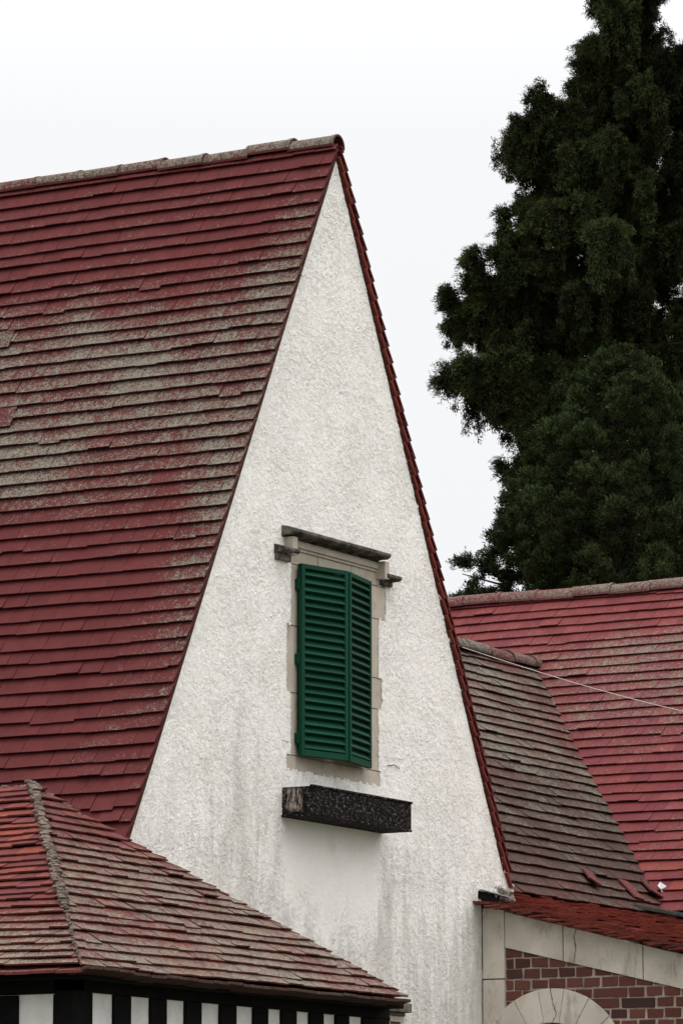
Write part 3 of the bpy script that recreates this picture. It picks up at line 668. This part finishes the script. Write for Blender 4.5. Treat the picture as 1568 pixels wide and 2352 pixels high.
mb = MB(); CA = Vector((8.041, 3.380, 6.877)); CB = Vector((7.020, -0.340, 5.762))
tube(mb, [CA.lerp(CB, i / 20) - ZZ * .06 * math.sin(math.pi * i / 20) for i in range(21)], .0032)
cb = mb.build('cable', simple('pale_cable', (.5, .47, .46), (.4, .37, .36), 5), None); tag(cb, 'thin pale cable stretched across the far red roof', 'cable')

# ------------------------------------------------------------------ trees
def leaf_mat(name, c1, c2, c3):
    m = M(name, .8, .04); w = m.attr(); c = m.mix(w[0], c1, c2); c = m.mix(w[1], c, c3); m.color(c)  # leaf colour runs from painted inner shade to lit tip, then brown
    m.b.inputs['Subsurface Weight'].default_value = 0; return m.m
BARK = simple('bark', (.016, .012, .009), (.035, .027, .02), 12, .95, .1, (1, 1, .2), .8)
def foliage(name, tufts, mat, parent, seed, leaf=(.055, .016), per=9):
    """tufts: array of (pos3, dir3, size, tint, brown); every tuft is a spray of small leaf blades"""
    rs = np.random.RandomState(seed); P = np.array([t[0] for t in tufts]); D = np.array([t[1] for t in tufts]); Sz = np.array([t[2] for t in tufts]); T = np.array([t[3:5] for t in tufts])
    n = len(P) * per; P = np.repeat(P, per, 0); D = np.repeat(D, per, 0); Sz = np.repeat(Sz, per)[:, None]; T = np.repeat(T, per, 0)
    d = D / np.linalg.norm(D, axis=1, keepdims=True); d = d + rs.normal(0, .42, (n, 3)); d /= np.linalg.norm(d, axis=1, keepdims=True)
    base = P + rs.normal(0, .55, (n, 3)) * Sz * leaf[0]
    s = np.cross(d, rs.normal(0, 1, (n, 3))); s /= np.linalg.norm(s, axis=1, keepdims=True) + 1e-9
    L_ = Sz * leaf[0] * rs.uniform(.6, 1.5, (n, 1)); Wd = Sz * leaf[1] * rs.uniform(.7, 1.4, (n, 1))
    v = np.stack([base, base + d * L_ * .5 + s * Wd, base + d * L_, base + d * L_ * .5 - s * Wd], 1).reshape(-1, 3)
    me = bpy.data.meshes.new(name); me.vertices.add(4 * n); me.vertices.foreach_set('co', v.astype(np.float32).ravel())
    me.loops.add(4 * n); me.loops.foreach_set('vertex_index', np.arange(4 * n, dtype=np.int32)); me.polygons.add(n)
    me.polygons.foreach_set('loop_start', np.arange(0, 4 * n, 4, dtype=np.int32)); me.polygons.foreach_set('loop_total', np.full(n, 4, np.int32))
    me.update(); me.materials.append(mat); ca = me.color_attributes.new('wear', 'FLOAT_COLOR', 'POINT')
    c = np.ones((n, 4, 4), np.float32); tt = np.clip(T + rs.normal(0, .12, (n, 2)), 0, 1); c[:, :, 0] = tt[:, :1]; c[:, :, 1] = tt[:, 1:]; ca.data.foreach_set('color', c.ravel())  # attribute holds leaf tint with its painted light and shade, plus brown
    return link(name, me, parent)
nrm = lambda v: v / (np.linalg.norm(v) + 1e-9)
rt_ = np.array(RT); fh_ = np.array(FH); z_ = np.array([0, 0, 1.])
def base_at(lat, dist): p = CAM + FH * dist + RT * lat; return np.array([p.x, p.y, 0.])

def fans(tufts, c, d, size, tint, brown, rs):
    tufts.append((c, d, size, tint, brown))
def weeping_tree():
    rs = np.random.RandomState(4); Dd = 52.; sc_ = 10082 / Dd; b0 = base_at((1500 - 784) / sc_, Dd)
    root = thing('cypress_tree', 'tall dark weeping cypress with ragged drooping sprays rising behind the far roof', 'tree', tuple(b0))
    Lp = lambda x, y: np.array([(x - 1500) / sc_, 1.6 + (2870 - y) / sc_ * 1.0])       # lateral metres, height
    P3 = lambda a, dpt: b0 + rt_ * a[0] + fh_ * dpt + z_ * a[1]
    top = Lp(1440, -260); trunk = MB(); pts = []; rr = []
    for i in range(24): t = i / 23; pts.append(b0 + z_ * (top[1] * t) + rt_ * (top[0] * t ** 2 + .12 * math.sin(t * 9)) + fh_ * .1 * math.cos(t * 7)); rr.append(.34 * (1 - t) ** .8 + .015)
    tube(trunk, pts, rr, 12)
    tufts = []
    def pad(c, d0, r, tint, dens=1.):
        br = rs.uniform(0, .55) ** 2
        for _ in range(int(11 * (r / .1) ** 1.5 * dens) + 3):
            d = nrm(d0 + rs.normal(0, .42, 3)); q = c + rs.normal(0, .24, 3) * r; L = max(3, int(r * 1.55 / .022))
            for k in range(L): tufts.append((q + d * k * .024, d, 1.2 - .7 * k / L, np.clip(tint * (.12 + 1.25 * k / (L - 1)) + rs.normal(0, .06), 0, 1), br)); d = nrm(d - z_ * .10)  # young tips paler; lit tips and shaded bases painted into the tint
    def curtain(q, L, w_, tint):
        for _ in range(int(17 * w_ / .12) + 2):
            o = rs.normal(0, .5, 3) * w_; l_ = L * rs.uniform(.3, 1.); dd = nrm(-z_ + rs.normal(0, .07, 3)); br = rs.uniform(0, .4) ** 2; k = 0.
            while k < l_:
                tufts.append((q + o + dd * k, nrm(dd + rs.normal(0, .42, 3)), rs.uniform(.8, 1.3), tint * rs.uniform(.2, 1.), br)); k += .024
            if rs.rand() < .35: pad(q + o + dd * l_ * .95, nrm(dd + rs.normal(0, .4, 3)), rs.uniform(.04, .07), tint * 1.6 + .1, .7)
    def bough(p, d, L, tint, hang):
        '''a side branch that arches over and nods, hung with pads of foliage'''
        n = max(2, int(L / .115)); q = p.copy(); pp = [q.copy()]
        for i in range(n):
            t = i / n; d = nrm(d - z_ * .16 * (.4 + t)); q = q + d * L / n; pp.append(q.copy()); r = (.115 - .05 * t) * rs.uniform(.7, 1.3)
            pad(q + rs.normal(0, .03, 3), nrm(d + z_ * rs.uniform(.1, .9) + rs.normal(0, .3, 3)), r, np.clip(tint + rs.normal(0, .14), 0, 1))
            if rs.rand() < .75 * hang: curtain(q - z_ * .03, rs.uniform(.15, .60) * hang, .035 + .05 * rs.rand(), tint * .7)
        tube(trunk, pp, [.014 * (1 - i / n) + .003 for i in range(n + 1)], 5)
    def limb(z0, tip, dep, rads, hang=.7, n=1.0, tint=.45, start=.3):
        zt = tip[1]; s0 = b0 + z_ * z0 + rt_ * top[0] * (z0 / top[1]) ** 2; e = P3(tip, dep); mid = s0 * .5 + e * .5 + z_ * .35; L = np.linalg.norm(e - s0); pp = []
        m = max(6, int(L / .12))
        for i in range(m + 1): t = i / m; pp.append(s0 * (1 - t) ** 2 + 2 * mid * t * (1 - t) + e * t * t + rs.normal(0, .015, 3))
        tube(trunk, pp, [.045 * (1 - i / m) + .006 for i in range(m + 1)], 6)
        out = nrm((e - s0) * np.array([1, 1, .35])); k = max(3, int(L * (1 - start) / .16))
        for i in range(k + 1):
            t = start + (1 - start) * i / k; p = pp[int(t * m)]; r_ = rads * (1.15 - .55 * t)
            for _ in range(1 + (rs.rand() < .35 * n)):
                az = rs.normal(0, .95) if t < .92 else rs.normal(0, .4); sd = nrm(np.cross(out, z_)); d = nrm(out * math.cos(az) + sd * math.sin(az) + z_ * rs.uniform(-.1, .75))
                bough(p, d, r_ * rs.uniform(.8, 1.5), tint, hang)
            if rs.rand() < .5 * hang: curtain(p, rs.uniform(.3, .7) * hang, .08, tint * .3)  # inner strands tinted darker, painted shade inside the crown
    prof = [((1200, 450), .26, .5), ((1150, 530), .26, .6), ((1180, 600), .3, .7), ((1350, 30), .22, .3), ((1322, 45), .14, .3), ((1300, 130), .26, .4), ((1292, 150), .16, .3), ((1190, 205), .28, .9), ((1160, 255), .28, 1.), ((1148, 300), .26, 1.), ((1240, 240), .34, 1.),
            ((1215, 330), .16, 1.3), ((1290, 330), .20, 1.7), ((1185, 430), .24, .6), ((1260, 460), .3, .5), ((1150, 490), .26, .7), ((1095, 560), .24, .7), ((1085, 585), .2, .4), ((1130, 600), .28, .8), ((1030, 655), .13, .5),
            ((1060, 650), .2, .9), ((1040, 720), .12, 1.), ((1130, 680), .30, .8), ((1100, 690), .13, 1.3), ((1150, 765), .16, .4), ((1025, 845), .17, .6), ((1055, 845), .18, .6), ((1100, 845), .24, 1.6), ((1120, 900), .16, .9), ((1130, 810), .2, .6),
            ((1170, 900), .22, .9), ((1185, 980), .22, .9), ((1160, 1050), .18, .6), ((1200, 1080), .28, .6), ((1195, 1010), .22, .6), ((1155, 1160), .16, .4), ((1195, 1180), .28, .4), ((1150, 1235), .14, .3), ((1180, 1260), .28, .3)]
    for (x, y), r_, hg in prof:
        tip = Lp(x + (42 if y < 400 else 22), y + 14); limb(tip[1] - .3 + rs.uniform(-.4, .1), tip, rs.uniform(-.7, .5), r_ * .80, hg * .9, 1.1, rs.uniform(.35, .8))
    for x, y0, y1, w_ in ((1290, 305, 395, 34), (1215, 275, 375, 28), (1178, 280, 335, 26), (1245, 300, 365, 22), (1042, 665, 770, 13), (1105, 690, 775, 15), (1085, 855, 965, 22), (1128, 850, 955, 18), (1038, 835, 882, 13), (1165, 760, 900, 30), (1172, 900, 1010, 22), (1195, 1060, 1160, 26), (1330, 330, 470, 34), (1230, 640, 800, 40)):
        a_ = Lp(x, y0); curtain(P3(a_, rs.uniform(-.4, .3)), (y1 - y0) / sc_ * 1.25, w_ / sc_ * 1.0, .2)
    left = [(-200, 1400), (0, 1350), (120, 1330), (200, 1240), (330, 1245), (420, 1290), (520, 1190), (600, 1140), (700, 1130), (780, 1190), (900, 1200), (1000, 1200), (1100, 1215), (1200, 1190), (1400, 1180), (1700, 1200)]
    ys = [a for a, b in left]; xs = [b for a, b in left]; NB = 60
    for k in range(NB):
        y = -190 + 1650 * (k + rs.uniform(0, 1)) / NB; lx = np.interp(y, ys, xs); ph = k * 2.4 + rs.uniform(-.4, .4)
        rx = np.interp(y, [-250, 0, 55, 75, 130, 300], [1450, 1478, 1490, 1560, 1680, 1760]); cx0 = min(1500, (lx + rx) / 2 + 10); hw = (1500 - lx) / sc_ if math.cos(ph) < 0 else max(.05, (rx - 1500) / sc_ * 1.15) if y > 60 else -.15; zc = 1.6 + (2870 - y) / sc_
        wd = min(max(hw, .4), 1.9); tip = np.array([math.cos(ph) * hw * rs.uniform(.6, .95), zc]); dep = math.sin(ph) * wd * rs.uniform(.5, 1)
        limb(zc - rs.uniform(.0, .8), tip, dep, rs.uniform(.24, .38), 1.1, .8, rs.choice((.1, .25, .5, .8)), .08)
    trunk.build('trunk', BARK, root)
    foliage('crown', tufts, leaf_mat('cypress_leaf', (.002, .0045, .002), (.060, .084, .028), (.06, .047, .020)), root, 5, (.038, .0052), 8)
    return root
def bushy_tree(name, label, apx, dist, prof, seed, nclump, col, cones=True, rmin=.16, rmax=.34, shoots=()):
    """dense upright conifer; prof: (height, half width) pairs"""
    rs = np.random.RandomState(seed); b0 = base_at(apx, dist); root = thing(name, label, 'tree', tuple(b0)); H = prof[-1][0]
    tr = MB(); tube(tr, [b0 + z_ * H * .93 * i / 10 for i in range(11)], [.13 * (1 - i / 10) + .01 for i in range(11)], 10)
    hs_ = [p[0] for p in prof]; ws = [p[1] for p in prof]; tufts = []; nc = 0
    def plume(c, ax, r_, n, tint):
        """upright flame shaped plume of foliage"""
        for _ in range(max(3, n // 9)):
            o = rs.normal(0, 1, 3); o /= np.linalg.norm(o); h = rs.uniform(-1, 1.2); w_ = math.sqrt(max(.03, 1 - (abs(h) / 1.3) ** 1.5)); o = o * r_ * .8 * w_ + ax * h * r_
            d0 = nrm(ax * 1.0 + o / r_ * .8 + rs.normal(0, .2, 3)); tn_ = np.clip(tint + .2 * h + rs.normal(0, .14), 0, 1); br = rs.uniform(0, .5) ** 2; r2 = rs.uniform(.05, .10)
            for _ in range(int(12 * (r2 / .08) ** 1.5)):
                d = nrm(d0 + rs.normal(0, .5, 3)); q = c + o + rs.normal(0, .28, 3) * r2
                for k in range(3): tufts.append((q + d * k * .026, d, 1.1 - .15 * k, np.clip(tn_ * (.35 + .33 * k) + rs.normal(0, .05), 0, 1), br))  # plume tint paints in lit tips and tops over shaded bases
    for k in range(nclump):
        z = H - (H - hs_[0]) * rs.uniform(0, 1); w_ = np.interp(z, hs_, ws); ph = rs.uniform(0, 2 * math.pi) if rs.rand() < .45 else rs.uniform(math.pi, 2 * math.pi)
        lump = 1 + .6 * noise.noise(Vector((math.cos(ph) * 1.1, math.sin(ph) * 1.1, z * .9 + seed)))
        rr = w_ * lump * rs.uniform(.72, 1.0); o3 = rt_ * math.cos(ph) + fh_ * math.sin(ph)
        c = b0 + o3 * rr + z_ * z; r_ = rs.uniform(rmin, rmax) * (.55 + .45 * min(1, w_ / .6)); tint = rs.uniform(.15, .85)
        ax = nrm(o3 * rs.uniform(.15, .7) + z_ + rs.normal(0, .12, 3)); plume(c, ax, r_, int(75 * (r_ / .2) ** 2), tint)
        tube(tr, [b0 + z_ * (z - .4), c], [.008, .003], 5)
        if cones and ph > math.pi and rs.rand() < .22:
            for _ in range(2):
                o = rs.normal(0, 1, 3); o = o / np.linalg.norm(o) * r_ * .9; p = c + o - fh_ * .05
                if nc < 90 and z > 8: lumps([p, p + z_ * .01], .012, int(k * 3 + _), None, den=1).build('cone', CONE, root); nc += 1
    for lat, dz, zz0 in shoots:
        a = b0 + z_ * zz0; e = b0 + rt_ * lat + z_ * (zz0 + dz)
        for i in range(9): t = i / 8; q = a * (1 - t) + e * t + z_ * .18 * math.sin(t * 2.4); plume(q, nrm(e - a + z_ * .4), .12 * (1.25 - t), int(60 * (1.2 - t)), .45)
        tube(tr, [a, (a + e) / 2 + z_ * .12, e], [.02, .014, .005], 5)
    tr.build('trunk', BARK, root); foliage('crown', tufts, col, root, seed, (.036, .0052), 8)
CONE = simple('cone_scale', (.20, .15, .12), (.12, .09, .07), 20)
weeping_tree()
s47 = 10082 / 46.
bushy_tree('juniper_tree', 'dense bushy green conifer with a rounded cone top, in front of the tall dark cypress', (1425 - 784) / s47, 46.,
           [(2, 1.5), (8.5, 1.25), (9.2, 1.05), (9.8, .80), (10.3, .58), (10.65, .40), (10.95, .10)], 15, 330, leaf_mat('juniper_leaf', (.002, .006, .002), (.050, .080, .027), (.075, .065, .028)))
s49 = 10082 / 48.5
bushy_tree('young_conifer', 'slim dark conifer tip just left behind the bushy rounded conifer', (1385 - 784) / s49, 48.5,
           [(3, .8), (9.5, .55), (10.6, .34), (11.2, .20), (11.45, .05)], 25, 150, leaf_mat('conifer_leaf', (.005, .012, .005), (.022, .042, .013), (.04, .035, .015)), cones=False, rmin=.12, rmax=.22)
bushy_tree('evergreen_shrub', 'dark evergreen with straggling side shoots at foot of cypress, just above far ridge', (1275 - 784) / s47, 47.2,
           [(2, 1.1), (8.3, .72), (9.0, .62), (9.6, .40), (10.1, .08)], 35, 210, leaf_mat('evergreen_leaf', (.005, .011, .0045), (.026, .046, .015), (.05, .045, .018)), rmin=.14, rmax=.26,
           shoots=((-.93, .50, 8.35), (-.95, .18, 8.25), (-.80, .02, 8.1)))
